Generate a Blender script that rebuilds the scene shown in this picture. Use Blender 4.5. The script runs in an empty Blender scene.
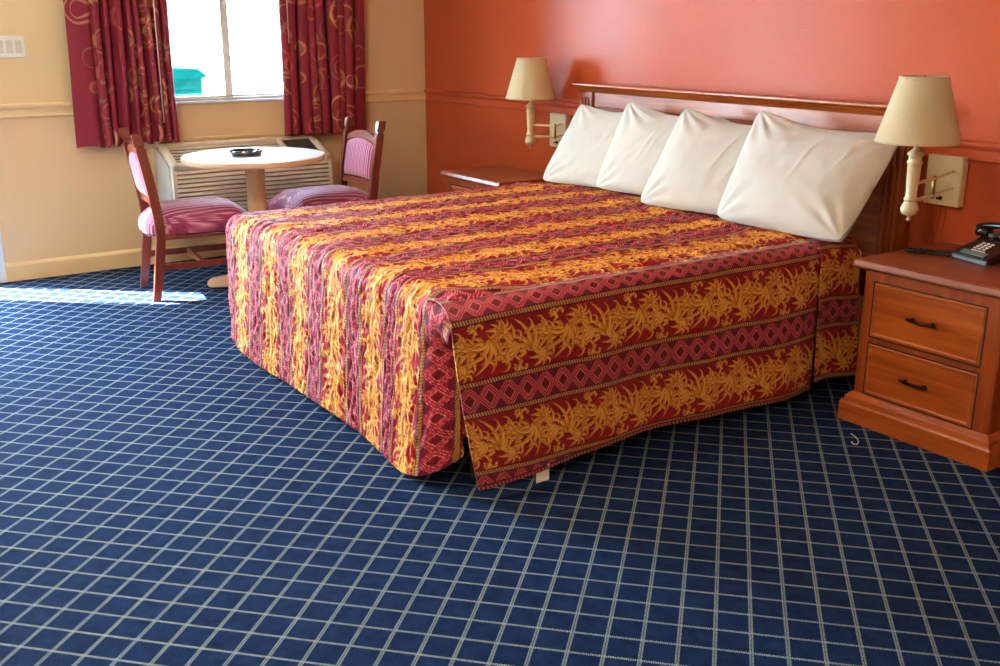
import bpy, bmesh, math, random
import numpy as np
from mathutils import Vector, Matrix, noise
random.seed(4)
rng = np.random.RandomState(7)
S = bpy.context.scene
C = S.collection

# ------------------------------------------------------------------ helpers
def lin(c):
    return tuple(((v/255)/12.92 if v/255 <= .04045 else ((v/255+.055)/1.055)**2.4) for v in c)
def rgba(c): return (*lin(c), 1)

def new_mat(name):
    m = bpy.data.materials.new(name); m.use_nodes = True
    nt = m.node_tree; b = nt.nodes['Principled BSDF']
    return m, nt, b
def N(nt, t, **kw):
    n = nt.nodes.new(t)
    for k, v in kw.items():
        if k in n.inputs: n.inputs[k].default_value = v
        else: setattr(n, k, v)
    return n
def L(nt, a, b): nt.links.new(a, b)

def plain(name, c, rough=.5, var=.06, scale=12, bump=0., bscale=60, metallic=0, coat=0, spec=.5, sheen=0, coords='Object', coat_rough=.15):
    m, nt, b = new_mat(name)
    tc = N(nt, 'ShaderNodeTexCoord')
    no = N(nt, 'ShaderNodeTexNoise'); no.inputs['Scale'].default_value = scale; no.inputs['Detail'].default_value = 4
    L(nt, tc.outputs[coords], no.inputs['Vector'])
    r = N(nt, 'ShaderNodeMapRange'); r.inputs['To Min'].default_value = 1-var*1.6; r.inputs['To Max'].default_value = 1+var*1.6
    L(nt, no.outputs['Fac'], r.inputs['Value'])
    mx = N(nt, 'ShaderNodeVectorMath'); mx.operation = 'SCALE'; mx.inputs[0].default_value = lin(c)
    L(nt, r.outputs['Result'], mx.inputs['Scale']); L(nt, mx.outputs['Vector'], b.inputs['Base Color'])
    b.inputs['Roughness'].default_value = rough; b.inputs['Metallic'].default_value = metallic
    b.inputs['Coat Weight'].default_value = coat; b.inputs['Coat Roughness'].default_value = coat_rough
    b.inputs['Specular IOR Level'].default_value = spec; b.inputs['Sheen Weight'].default_value = sheen
    if bump:
        n2 = N(nt, 'ShaderNodeTexNoise'); n2.inputs['Scale'].default_value = bscale; n2.inputs['Detail'].default_value = 3
        L(nt, tc.outputs[coords], n2.inputs['Vector'])
        bp = N(nt, 'ShaderNodeBump'); bp.inputs['Distance'].default_value = bump; bp.inputs['Strength'].default_value = .6
        L(nt, n2.outputs['Fac'], bp.inputs['Height']); L(nt, bp.outputs['Normal'], b.inputs['Normal'])
    return m

def wood(name, c1, c2, axis='X', rough=.32, coat=.35, scale=1.0):
    m, nt, b = new_mat(name)
    tc = N(nt, 'ShaderNodeTexCoord'); mp = N(nt, 'ShaderNodeMapping')
    s = {'X': (1.2, 22, 22), 'Y': (22, 1.2, 22), 'Z': (22, 22, 1.2)}[axis]
    mp.inputs['Scale'].default_value = tuple(v*scale for v in s)
    L(nt, tc.outputs['Object'], mp.inputs['Vector'])
    no = N(nt, 'ShaderNodeTexNoise'); no.inputs['Scale'].default_value = 1.5; no.inputs['Detail'].default_value = 6; no.inputs['Distortion'].default_value = .6
    L(nt, mp.outputs['Vector'], no.inputs['Vector'])
    cr = N(nt, 'ShaderNodeValToRGB'); e = cr.color_ramp.elements
    e[0].position = .3; e[0].color = rgba(c1); e[1].position = .7; e[1].color = rgba(c2)
    L(nt, no.outputs['Fac'], cr.inputs['Fac']); L(nt, cr.outputs['Color'], b.inputs['Base Color'])
    b.inputs['Roughness'].default_value = rough; b.inputs['Coat Weight'].default_value = coat; b.inputs['Coat Roughness'].default_value = .2
    return m

def attr_mat(name, rough=.8, sheen=0., spec=.3, bump_nodes=None):
    m, nt, b = new_mat(name)
    a = N(nt, 'ShaderNodeAttribute'); a.attribute_name = 'weave'
    L(nt, a.outputs['Color'], b.inputs['Base Color'])
    b.inputs['Roughness'].default_value = rough; b.inputs['Sheen Weight'].default_value = sheen
    b.inputs['Sheen Roughness'].default_value = .4
    b.inputs['Specular IOR Level'].default_value = spec
    if bump_nodes: bump_nodes(nt, b)
    return m

def tag(o, label=None, cat=None, group=None, kind=None):
    if label: o['label'] = label
    if cat: o['category'] = cat
    if group: o['group'] = group
    if kind: o['kind'] = kind
    return o
def thing(name, loc, rz=0, label=None, cat=None, group=None):
    o = bpy.data.objects.new(name, None); C.objects.link(o)
    o.location = loc; o.rotation_euler = (0, 0, rz); o.empty_display_size = .1
    return tag(o, label, cat, group)
def obj(name, bm, m, parent=None, smooth=False, kind=None, angle=None):
    me = bpy.data.meshes.new(name)
    bmesh.ops.recalc_face_normals(bm, faces=bm.faces[:])
    bm.to_mesh(me); bm.free()
    if smooth:
        me.polygons.foreach_set('use_smooth', [True]*len(me.polygons))
        if angle: me.set_sharp_from_angle(angle=math.radians(angle))
    me.materials.append(m)
    o = bpy.data.objects.new(name, me); C.objects.link(o)
    if parent: o.parent = parent
    if kind: o['kind'] = kind
    return o
def copy_tree(o, parent=None):
    c = o.copy(); C.objects.link(c)
    if parent: c.parent = parent
    for ch in list(o.children): copy_tree(ch, c)
    return c

def box(bm, x0, x1, y0, y1, z0, z1, bev=0., seg=2, M=None):
    t = bmesh.new()
    v = [t.verts.new(p) for p in [(x0,y0,z0),(x1,y0,z0),(x1,y1,z0),(x0,y1,z0),(x0,y0,z1),(x1,y0,z1),(x1,y1,z1),(x0,y1,z1)]]
    for f in [(0,3,2,1),(4,5,6,7),(0,1,5,4),(1,2,6,5),(2,3,7,6),(3,0,4,7)]: t.faces.new([v[i] for i in f])
    if bev: bmesh.ops.bevel(t, geom=t.edges[:], offset=bev, segments=seg, affect='EDGES', profile=.5)
    if M is not None: bmesh.ops.transform(t, matrix=M, verts=t.verts[:])
    merge(bm, t)
def merge(bm, t):
    me = bpy.data.meshes.new('tmp'); t.to_mesh(me); t.free(); bm.from_mesh(me); bpy.data.meshes.remove(me)
def lathe(bm, prof, seg=40, M=None, cap=True):
    t = bmesh.new(); rings = []
    for r, z in prof:
        rings.append([t.verts.new((r*math.cos(2*math.pi*i/seg), r*math.sin(2*math.pi*i/seg), z)) for i in range(seg)])
    for a, b in zip(rings, rings[1:]):
        for i in range(seg): t.faces.new((a[i], a[(i+1) % seg], b[(i+1) % seg], b[i]))
    if cap:
        t.faces.new(rings[0][::-1]); t.faces.new(rings[-1])
    if M is not None: bmesh.ops.transform(t, matrix=M, verts=t.verts[:])
    merge(bm, t)
def tube(bm, pts, r, seg=10, cap=True, closed=False):
    pts = [Vector(p) for p in pts]; n = len(pts); rings = []
    rr = r if isinstance(r, (list, tuple)) else [r]*n
    up = Vector((0, 0, 1)); prev = None
    for i, p in enumerate(pts):
        if closed: d = (pts[(i+1) % n]-pts[i-1]).normalized()
        else: d = (pts[min(i+1, n-1)]-pts[max(i-1, 0)]).normalized()
        if prev is None:
            a = d.cross(up)
            if a.length < 1e-3: a = d.cross(Vector((1, 0, 0)))
            a.normalize()
        else:
            a = (prev - d*prev.dot(d)).normalized()
        prev = a; b = d.cross(a)
        rings.append([bm.verts.new(p + (a*math.cos(2*math.pi*k/seg)+b*math.sin(2*math.pi*k/seg))*rr[i]) for k in range(seg)])
    R = list(zip(rings, rings[1:]))
    if closed: R.append((rings[-1], rings[0]))
    for A, B in R:
        for k in range(seg): bm.faces.new((A[k], A[(k+1) % seg], B[(k+1) % seg], B[k]))
    if cap and not closed:
        bm.faces.new(rings[0][::-1]); bm.faces.new(rings[-1])
def prism(bm, poly, axis, a0, a1, M=None):
    """extrude a 2D polygon along an axis: axis 'x' -> poly is (y,z); 'y' -> (x,z); 'z' -> (x,y)"""
    t = bmesh.new()
    def P(u, v, a): return {'x': (a, u, v), 'y': (u, a, v), 'z': (u, v, a)}[axis]
    A = [t.verts.new(P(u, v, a0)) for u, v in poly]; B = [t.verts.new(P(u, v, a1)) for u, v in poly]
    n = len(poly)
    for i in range(n): t.faces.new((A[i], A[(i+1) % n], B[(i+1) % n], B[i]))
    t.faces.new(A[::-1]); t.faces.new(B)
    if M is not None: bmesh.ops.transform(t, matrix=M, verts=t.verts[:])
    merge(bm, t)
def smoothcurve(pts, n=8):
    pts = [Vector(p) for p in pts]; out = []
    P = [pts[0]]+pts+[pts[-1]]
    for i in range(1, len(P)-2):
        for k in range(n):
            t = k/n; a, b, c, d = P[i-1], P[i], P[i+1], P[i+2]
            out.append(.5*((2*b)+(c-a)*t+(2*a-5*b+4*c-d)*t*t+(-a+3*b-3*c+d)*t**3))
    out.append(pts[-1]); return out

def grid_mesh(name, P, m, color=None, uv=None, parent=None, thick=0., closed_u=False):
    """P: (nu,nv,3) array; color (nu,nv,3) linear; uv (nu,nv,2)"""
    nu, nv = P.shape[:2]
    idx = np.arange(nu*nv).reshape(nu, nv)
    q = np.stack([idx[:-1, :-1], idx[1:, :-1], idx[1:, 1:], idx[:-1, 1:]], -1).reshape(-1, 4)
    return raw_mesh(name, P.reshape(-1, 3), q, m, None if color is None else color.reshape(-1, 3), None if uv is None else uv.reshape(-1, 2), parent, thick)
def raw_mesh(name, V, Q, m, color=None, uv=None, parent=None, thick=0.):
    me = bpy.data.meshes.new(name)
    me.vertices.add(len(V)); me.vertices.foreach_set('co', np.ascontiguousarray(V, dtype=np.float32).ravel())
    me.loops.add(Q.size); me.loops.foreach_set('vertex_index', Q.astype(np.int32).ravel())
    me.polygons.add(len(Q)); me.polygons.foreach_set('loop_start', np.arange(0, Q.size, Q.shape[1], dtype=np.int32))
    me.polygons.foreach_set('use_smooth', np.ones(len(Q), dtype=bool))
    me.update(calc_edges=True)
    if color is not None:
        a = me.color_attributes.new('weave', 'FLOAT_COLOR', 'POINT')
        a.data.foreach_set('color', np.concatenate([color, np.ones((len(color), 1))], 1).astype(np.float32).ravel())
    if uv is not None:
        u = me.uv_layers.new(name='UVMap'); u.data.foreach_set('uv', uv[Q.ravel()].astype(np.float32).ravel())
    me.materials.append(m)
    o = bpy.data.objects.new(name, me); C.objects.link(o)
    if parent: o.parent = parent
    if thick:
        s = o.modifiers.new('thickness', 'SOLIDIFY'); s.thickness = thick; s.offset = -1
    return o
def LIN(a):
    a = np.asarray(a, float)/255
    return np.where(a <= .04045, a/12.92, ((a+.055)/1.055)**2.4)

# ------------------------------------------------------------------ camera
f_px, yaw, pitch = 1034.392, .976166, .288221
fw = Vector((-math.sin(yaw)*math.cos(pitch), math.cos(yaw)*math.cos(pitch), -math.sin(pitch)))
rt = Vector((math.cos(yaw), math.sin(yaw), 0)); up = rt.cross(fw)
cam = bpy.data.cameras.new('camera'); co = bpy.data.objects.new('camera', cam); C.objects.link(co)
co.matrix_world = Matrix(((rt.x, up.x, -fw.x, 6.34925), (rt.y, up.y, -fw.y, -3.67310), (rt.z, up.z, -fw.z, 1.4), (0, 0, 0, 1)))
cam.sensor_width = 36; cam.lens = 36*f_px/1000; cam.clip_start = .05; cam.clip_end = 200
S.camera = co

# ------------------------------------------------------------------ materials
M_cream = plain('cream_paint', (222, 193, 149), .45, .02, 3, bump=.0012, bscale=120, spec=.4)
M_creamtrim = plain('cream_gloss_paint', (228, 200, 150), .35, .02, 5, spec=.5)
M_ceil = plain('ceiling_paint', (225, 220, 208), .8, .02)

def orange_wall():
    m, nt, b = new_mat('terracotta_gloss_paint')
    tc = N(nt, 'ShaderNodeTexCoord')
    n1 = N(nt, 'ShaderNodeTexNoise'); n1.inputs['Scale'].default_value = 2.2; n1.inputs['Detail'].default_value = 5
    L(nt, tc.outputs['Object'], n1.inputs['Vector'])
    cr = N(nt, 'ShaderNodeValToRGB'); e = cr.color_ramp.elements
    e[0].position = .3; e[0].color = rgba((184, 80, 46)); e[1].position = .7; e[1].color = rgba((190, 86, 51))
    L(nt, n1.outputs['Fac'], cr.inputs['Fac']); L(nt, cr.outputs['Color'], b.inputs['Base Color'])
    mp = N(nt, 'ShaderNodeMapping'); mp.inputs['Scale'].default_value = (130, 130, 9)
    L(nt, tc.outputs['Object'], mp.inputs['Vector'])
    n2 = N(nt, 'ShaderNodeTexNoise'); n2.inputs['Scale'].default_value = 1; n2.inputs['Detail'].default_value = 4
    L(nt, mp.outputs['Vector'], n2.inputs['Vector'])
    mp3 = N(nt, 'ShaderNodeMapping'); mp3.inputs['Scale'].default_value = (9, 9, 140)
    L(nt, tc.outputs['Object'], mp3.inputs['Vector'])
    n4 = N(nt, 'ShaderNodeTexNoise'); n4.inputs['Scale'].default_value = 1; n4.inputs['Detail'].default_value = 3
    L(nt, mp3.outputs['Vector'], n4.inputs['Vector'])
    ad = N(nt, 'ShaderNodeMath'); ad.operation = 'ADD'; L(nt, n2.outputs['Fac'], ad.inputs[0]); L(nt, n4.outputs['Fac'], ad.inputs[1])
    bp = N(nt, 'ShaderNodeBump'); bp.inputs['Distance'].default_value = .0012; bp.inputs['Strength'].default_value = .5
    L(nt, ad.outputs['Value'], bp.inputs['Height']); L(nt, bp.outputs['Normal'], b.inputs['Normal'])
    n3 = N(nt, 'ShaderNodeTexNoise'); n3.inputs['Scale'].default_value = 3; n3.inputs['Detail'].default_value = 5
    L(nt, tc.outputs['Object'], n3.inputs['Vector'])
    mr = N(nt, 'ShaderNodeMapRange'); mr.inputs['To Min'].default_value = .27; mr.inputs['To Max'].default_value = .31
    L(nt, n3.outputs['Fac'], mr.inputs['Value']); L(nt, mr.outputs['Result'], b.inputs['Roughness'])
    b.inputs['Specular IOR Level'].default_value = .12
    return m
M_orange = orange_wall()
M_wood_x = wood('cherry_wood_long', (136, 58, 16), (186, 94, 32), 'X', rough=.36, coat=.2)
M_wood_z = wood('cherry_wood_upright', (122, 50, 16), (168, 78, 26), 'Z', rough=.36, coat=.2)
M_wood_top = wood('cherry_wood_top', (116, 48, 18), (150, 72, 28), 'X', rough=.42, coat=.05)
M_chairwood = wood('mahogany_chair_wood', (104, 40, 30), (132, 56, 42), 'Z', rough=.3)
M_chairwood_x = wood('mahogany_chair_rail', (110, 44, 32), (146, 70, 48), 'X', rough=.3)
M_beige = plain('beige_enamel', (214, 192, 150), .35, .03, coat=.2)
M_shade = None
M_white = plain('white_plastic', (225, 224, 218), .4, .02)
M_alu = plain('window_aluminium', (228, 234, 224), .4, .02)
M_ac = plain('beige_plastic', (226, 213, 190), .45, .02)
M_ac_side = plain('pale_grey_steel', (205, 205, 198), .4, .02)
M_dark = plain('dark_recess', (40, 34, 30), .8, .05)
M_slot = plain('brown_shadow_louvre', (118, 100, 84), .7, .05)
M_black = plain('black_plastic', (16, 17, 18), .25, .05, coat=.4)
M_greyplastic = plain('worn_grey_plastic', (96, 102, 98), .4, .05)
M_key = plain('ivory_keys', (205, 200, 180), .4, .03)
M_bronze = plain('dark_bronze', (52, 36, 26), .3, .05, metallic=.8)
M_brass = plain('aged_brass', (150, 120, 66), .3, .05, metallic=.7)
M_tabletop = plain('white_laminate', (236, 234, 230), .22, .01, coat=.3)
M_tablewood = plain('pale_oak_stain', (206, 172, 138), .4, .08, 8)
M_linen = plain('white_cotton', (202, 194, 182), .75, .02, 9, bump=.0015, bscale=55, sheen=.15)
M_sheet = plain('cream_cotton_sheet', (222, 208, 180), .8, .03, 9, bump=.001, bscale=90)

def shade_mat():
    m, nt, b = new_mat('parchment_shade_fabric')
    tc = N(nt, 'ShaderNodeTexCoord'); mp = N(nt, 'ShaderNodeMapping'); mp.inputs['Scale'].default_value = (300, 300, 60)
    L(nt, tc.outputs['Object'], mp.inputs['Vector'])
    n = N(nt, 'ShaderNodeTexNoise'); n.inputs['Scale'].default_value = 1; L(nt, mp.outputs['Vector'], n.inputs['Vector'])
    cr = N(nt, 'ShaderNodeValToRGB'); e = cr.color_ramp.elements
    e[0].color = rgba((212, 190, 148)); e[1].color = rgba((228, 208, 168)); L(nt, n.outputs['Fac'], cr.inputs['Fac'])
    L(nt, cr.outputs['Color'], b.inputs['Base Color']); b.inputs['Roughness'].default_value = .8
    tr = N(nt, 'ShaderNodeBsdfTranslucent'); L(nt, cr.outputs['Color'], tr.inputs['Color'])
    mx = N(nt, 'ShaderNodeMixShader'); mx.inputs[0].default_value = .25
    L(nt, b.outputs[0], mx.inputs[1]); L(nt, tr.outputs[0], mx.inputs[2])
    L(nt, mx.outputs[0], nt.nodes['Material Output'].inputs['Surface'])
    return m
M_shade = shade_mat()

def glass_mat():
    m, nt, b = new_mat('clear_window_glass')
    g = N(nt, 'ShaderNodeBsdfGlossy'); g.inputs['Roughness'].default_value = .02
    t = N(nt, 'ShaderNodeBsdfTransparent'); t.inputs['Color'].default_value = (.95, .97, .96, 1)
    fr = N(nt, 'ShaderNodeFresnel'); fr.inputs['IOR'].default_value = 1.45
    mx = N(nt, 'ShaderNodeMixShader'); L(nt, fr.outputs[0], mx.inputs[0]); L(nt, t.outputs[0], mx.inputs[1]); L(nt, g.outputs[0], mx.inputs[2])
    L(nt, mx.outputs[0], nt.nodes['Material Output'].inputs['Surface'])
    return m
M_glass = glass_mat()

def carpet_mat():
    m, nt, b = new_mat('navy_carpet_white_grid')
    tc = N(nt, 'ShaderNodeTexCoord')
    mp = N(nt, 'ShaderNodeMapping'); mp.vector_type = 'TEXTURE'
    mp.inputs['Location'].default_value = (4.3347, -2.4751, 0); mp.inputs['Rotation'].default_value = (0, 0, math.radians(43.7))
    L(nt, tc.outputs['Object'], mp.inputs['Vector'])
    nz = N(nt, 'ShaderNodeTexNoise'); nz.inputs['Scale'].default_value = 1.3; nz.inputs['Detail'].default_value = 2
    L(nt, tc.outputs['Object'], nz.inputs['Vector'])
    sp = N(nt, 'ShaderNodeSeparateXYZ'); L(nt, mp.outputs['Vector'], sp.inputs[0])
    def math_(op, a, bb=None, c=None):
        n = N(nt, 'ShaderNodeMath'); n.operation = op
        for i, v in enumerate((a, bb, c)):
            if v is None: continue
            if isinstance(v, (int, float)): n.inputs[i].default_value = v
            else: L(nt, v, n.inputs[i])
        return n.outputs[0]
    P = .0841
    def frac_dist(x):   # signed distance in metres from the nearest grid line
        q = math_('DIVIDE', x, P); fr = math_('FRACT', math_('ADD', q, .5)); return math_('MULTIPLY', math_('SUBTRACT', fr, .5), P)
    dx = frac_dist(sp.outputs['X']); dy = frac_dist(sp.outputs['Y'])
    ax = math_('ABSOLUTE', dx); ay = math_('ABSOLUTE', dy)
    # lines of constant y (run along x): one serrated row of bars
    st1 = math_('SINE', math_('MULTIPLY', sp.outputs['X'], 2*math.pi/.0052))
    wob = math_('MULTIPLY', math_('SINE', math_('MULTIPLY', sp.outputs['X'], 2*math.pi/.0104)), .0007)
    l1 = math_('LESS_THAN', math_('ABSOLUTE', math_('ADD', dy, wob)), .0038)
    l1 = math_('MULTIPLY', l1, math_('GREATER_THAN', st1, -.55))
    # lines of constant x (run along y): a double row of short stitches
    st2 = math_('SINE', math_('MULTIPLY', sp.outputs['Y'], 2*math.pi/.0058))
    off = math_('MULTIPLY', math_('SIGN', dx), .9)
    st2b = math_('SINE', math_('ADD', math_('MULTIPLY', sp.outputs['Y'], 2*math.pi/.0058), math_('MULTIPLY', off, 1.6)))
    l2 = math_('LESS_THAN', ax, .0050); gap = math_('GREATER_THAN', ax, .0007)
    l2 = math_('MULTIPLY', math_('MULTIPLY', l2, gap), math_('GREATER_THAN', st2b, -.45))
    line = math_('MAXIMUM', l1, l2)
    # pile noise
    pn = N(nt, 'ShaderNodeTexNoise'); pn.inputs['Scale'].default_value = 260; pn.inputs['Detail'].default_value = 3
    L(nt, tc.outputs['Object'], pn.inputs['Vector'])
    pn2 = N(nt, 'ShaderNodeTexNoise'); pn2.inputs['Scale'].default_value = 22; pn2.inputs['Detail'].default_value = 4
    L(nt, tc.outputs['Object'], pn2.inputs['Vector'])
    sm = math_('ADD', math_('MULTIPLY', pn.outputs['Fac'], .6), math_('MULTIPLY', pn2.outputs['Fac'], .4))
    base = N(nt, 'ShaderNodeValToRGB'); e = base.color_ramp.elements
    e[0].position = .35; e[0].color = rgba((14, 25, 52)); e[1].position = .65; e[1].color = rgba((28, 47, 84)); L(nt, sm, base.inputs['Fac'])
    lc = N(nt, 'ShaderNodeValToRGB'); e = lc.color_ramp.elements
    e[0].position = .3; e[0].color = rgba((96, 110, 108)); e[1].position = .6; e[1].color = rgba((146, 156, 148)); L(nt, pn.outputs['Fac'], lc.inputs['Fac'])
    mx = N(nt, 'ShaderNodeMix'); mx.data_type = 'RGBA'
    L(nt, line, mx.inputs[0]); L(nt, base.outputs['Color'], mx.inputs[6]); L(nt, lc.outputs['Color'], mx.inputs[7])
    L(nt, mx.outputs[2], b.inputs['Base Color'])
    b.inputs['Roughness'].default_value = 1; b.inputs['Specular IOR Level'].default_value = .04
    bp = N(nt, 'ShaderNodeBump'); bp.inputs['Distance'].default_value = .003; bp.inputs['Strength'].default_value = .7
    L(nt, sm, bp.inputs['Height']); L(nt, bp.outputs['Normal'], b.inputs['Normal'])
    return m
M_carpet = carpet_mat()

# ------------------------------------------------------------------ room shell
RX, RY, RZ = 7.6, -6.6, 2.5
WT = .15
def struct(name, bm, m, **k): return obj(name, bm, m, kind='structure', **k)
bm = bmesh.new(); box(bm, -WT, RX, RY, WT, -.1, 0); struct('floor', bm, M_carpet)
bm = bmesh.new(); box(bm, -WT, RX, RY, WT, RZ, RZ+.1); struct('ceiling', bm, M_ceil)
bm = bmesh.new(); box(bm, 0, RX+WT, 0, WT, 0, RZ); struct('wall_back', bm, M_orange)
bm = bmesh.new(); box(bm, RX, RX+WT, RY, 0, 0, RZ); struct('wall_right', bm, M_cream)
bm = bmesh.new(); box(bm, -WT, RX+WT, RY-WT, RY, 0, RZ); struct('wall_front', bm, M_cream)
# left (window) wall with the openings
WY0, WY1, WZ0, WZ1 = -1.95, -.84, .965, 2.06
DY0, DY1, DZ = -4.28, -2.98, 2.08
bm = bmesh.new()
box(bm, -WT, 0, RY, DY0, 0, RZ)
box(bm, -WT, 0, DY0, DY1, DZ, RZ)
box(bm, -WT, 0, DY1, WY0, 0, RZ)
box(bm, -WT, 0, WY0, WY1, 0, WZ0)
box(bm, -WT, 0, WY0, WY1, WZ1, RZ)
box(bm, -WT, 0, WY1, WT, 0, RZ)
struct('wall_left', bm, M_cream)

# chair rails and baseboards
rail = [(0, .912), (.010, .912), (.016, .920), (.012, .927), (.012, .955), (.018, .962), (.026, .972), (.026, .982), (.014, .988), (0, .990)]
bm = bmesh.new(); prism(bm, rail, 'y', DY1+.195, WY0-.02); prism(bm, rail, 'y', WY1+.02, 0); struct('trim_1', bm, M_creamtrim)
bm = bmesh.new(); prism(bm, [(-a, b) for a, b in rail], 'x', .026, RX); struct('trim_2', bm, M_orange)
bb = [(0, 0), (.016, 0), (.016, .088), (.010, .100), (.004, .106), (0, .106)]
bm = bmesh.new(); prism(bm, bb, 'y', DY1+.195, 0); struct('baseboard_left', bm, M_creamtrim)
bm = bmesh.new(); prism(bm, [(-a, b) for a, b in bb], 'x', .016, RX); struct('baseboard_back', bm, M_orange)

# door opening casing
M_doorframe = plain('white_door_frame_paint', (214, 222, 232), .35, .02)
bm = bmesh.new()
box(bm, -WT-.01, .022, DY1, DY1+.195, 0, DZ+.075, .004)
box(bm, -WT-.01, .022, DY0-.075, DY0, 0, DZ+.075, .004)
box(bm, -WT-.01, .022, DY0, DY1, DZ, DZ+.075, .004)
struct('door_1', bm, M_doorframe)
# window
bm = bmesh.new()
x0, x1 = -.10, -.03
for (a0, a1, c0, c1) in [(WY0, WY0+.04, WZ0, WZ1), (WY1-.04, WY1, WZ0, WZ1), (WY0, WY1, WZ0, WZ0+.016), (WY0, WY1, WZ1-.04, WZ1)]:
    box(bm, x0, x1, a0, a1, c0, c1, .003)
win = struct('window_1', bm, M_alu)
bm = bmesh.new()       # left sash (inner) with its meeting stile
for (a0, a1, c0, c1) in [(WY0+.04, WY0+.07, WZ0+.016, WZ1-.04), (-1.405, -1.360, WZ0+.016, WZ1-.04), (WY0+.04, -1.360, WZ0+.016, WZ0+.028), (WY0+.04, -1.360, WZ1-.07, WZ1-.04)]:
    box(bm, -.06, -.035, a0, a1, c0, c1, .002)
obj('window_sash', bm, M_alu, win)
bm = bmesh.new()
for (a0, a1, c0, c1) in [(-1.375, -1.345, WZ0+.016, WZ1-.04), (WY1-.07, WY1-.04, WZ0+.016, WZ1-.04), (-1.40, WY1-.04, WZ0+.016, WZ0+.026), (-1.40, WY1-.04, WZ1-.07, WZ1-.04)]:
    box(bm, -.092, -.066, a0, a1, c0, c1, .002)
sash = obj('window_sash', bm, M_alu, win)
bm = bmesh.new(); box(bm, -.034, -.020, -1.372, -1.358, 1.18, 1.225, .003); obj('window_latch', bm, M_alu, win)
bm = bmesh.new(); box(bm, -.050, -.046, WY0+.06, -1.42, WZ0+.04, WZ1-.06); obj('window_pane', bm, M_glass, win)
bm = bmesh.new(); box(bm, -.081, -.077, -1.38, WY1-.06, WZ0+.04, WZ1-.06); obj('window_pane', bm, M_glass, win)
bm = bmesh.new(); box(bm, -.075, -.066, -1.36, WY1-.04, WZ0+.017, WZ0+.026); obj('window_track', bm, M_dark, win)
bm = bmesh.new(); box(bm, -.10, .018, WY0-.03, WY1+.03, WZ0-.014, WZ0, .003)
obj('window_sill', bm, M_doorframe, win)
# ledge board over the air conditioner
bm = bmesh.new(); prism(bm, [(0, .700), (.014, .700), (.018, .712), (.030, .728), (.038, .742), (.038, .752), (0, .752)], 'y', -1.975, -.64)
struct('trim_3', bm, M_creamtrim)

# ------------------------------------------------------------------ outside
M_out = plain('sunlit_concrete', (200, 198, 190), .9, .03, 3)
M_outwall = plain('white_stucco', (232, 230, 224), .9, .02, 6, bump=.004, bscale=40)
bm = bmesh.new(); box(bm, -30, -WT, -22, 20, -.16, -.06); obj('exterior_ground', bm, M_out, kind='structure')
bm = bmesh.new(); box(bm, -9.3, -9.0, -3.2, 6.5, -.06, 4.4); obj('exterior_wall', bm, M_outwall, kind='structure')
bm = bmesh.new(); box(bm, -1.10, -1.0, -6.6, -4.72, -.06, 4.2, .01); obj('exterior_sun_blocker', bm, M_outwall, kind='structure')  # unseen block, added to narrow the sun through the door to a strip
bm = bmesh.new(); box(bm, -.95, -WT, WY0-.35, WY1+.3, 2.12, 2.17, .005); obj('exterior_sun_shield', bm, M_outwall, kind='structure')  # added out of view to keep direct sun from coming through the window
M_teal = plain('teal_bin_plastic', (0, 30, 28), 1, .04, spec=0)
bn = thing('rubbish_bin', (-5.3, -.20, -.06), math.radians(8), 'teal plastic rubbish bin standing outside, seen through the window beside left curtain', 'bin')
bm = bmesh.new()
prism(bm, [(-.25, 0), (.25, 0), (.30, .92), (-.30, .92)], 'x', -.27, .27); obj('bin_body', bm, M_teal, bn)
bm = bmesh.new(); prism(bm, [(-.33, .92), (.33, .92), (.33, .96), (.24, 1.02), (-.24, 1.02), (-.33, .96)], 'x', -.31, .31); obj('bin_lid', bm, M_teal, bn)
bm = bmesh.new(); box(bm, .27, .30, -.2, .2, .80, .84, .01); obj('handle', bm, M_teal, bn)

# ------------------------------------------------------------------ light switch plate
sw = thing('light_switch', (0, -2.612, 1.293), 0, 'white three-rocker light switch plate on the cream wall left of the curtain', 'light switch')
bm = bmesh.new(); box(bm, 0, .007, -.078, .078, -.058, .058, .003); obj('cover_plate', bm, M_white, sw)
M_rock = plain('almond_rocker', (205, 196, 178), .4, .02)
for k in (-1, 0, 1):
    bm = bmesh.new(); prism(bm, [(.004, -.034), (.012, -.034), (.007, 0), (.010, .034), (.004, .034)], 'y', k*.046-.016, k*.046+.016); obj('rocker', bm, M_rock, sw)

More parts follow.
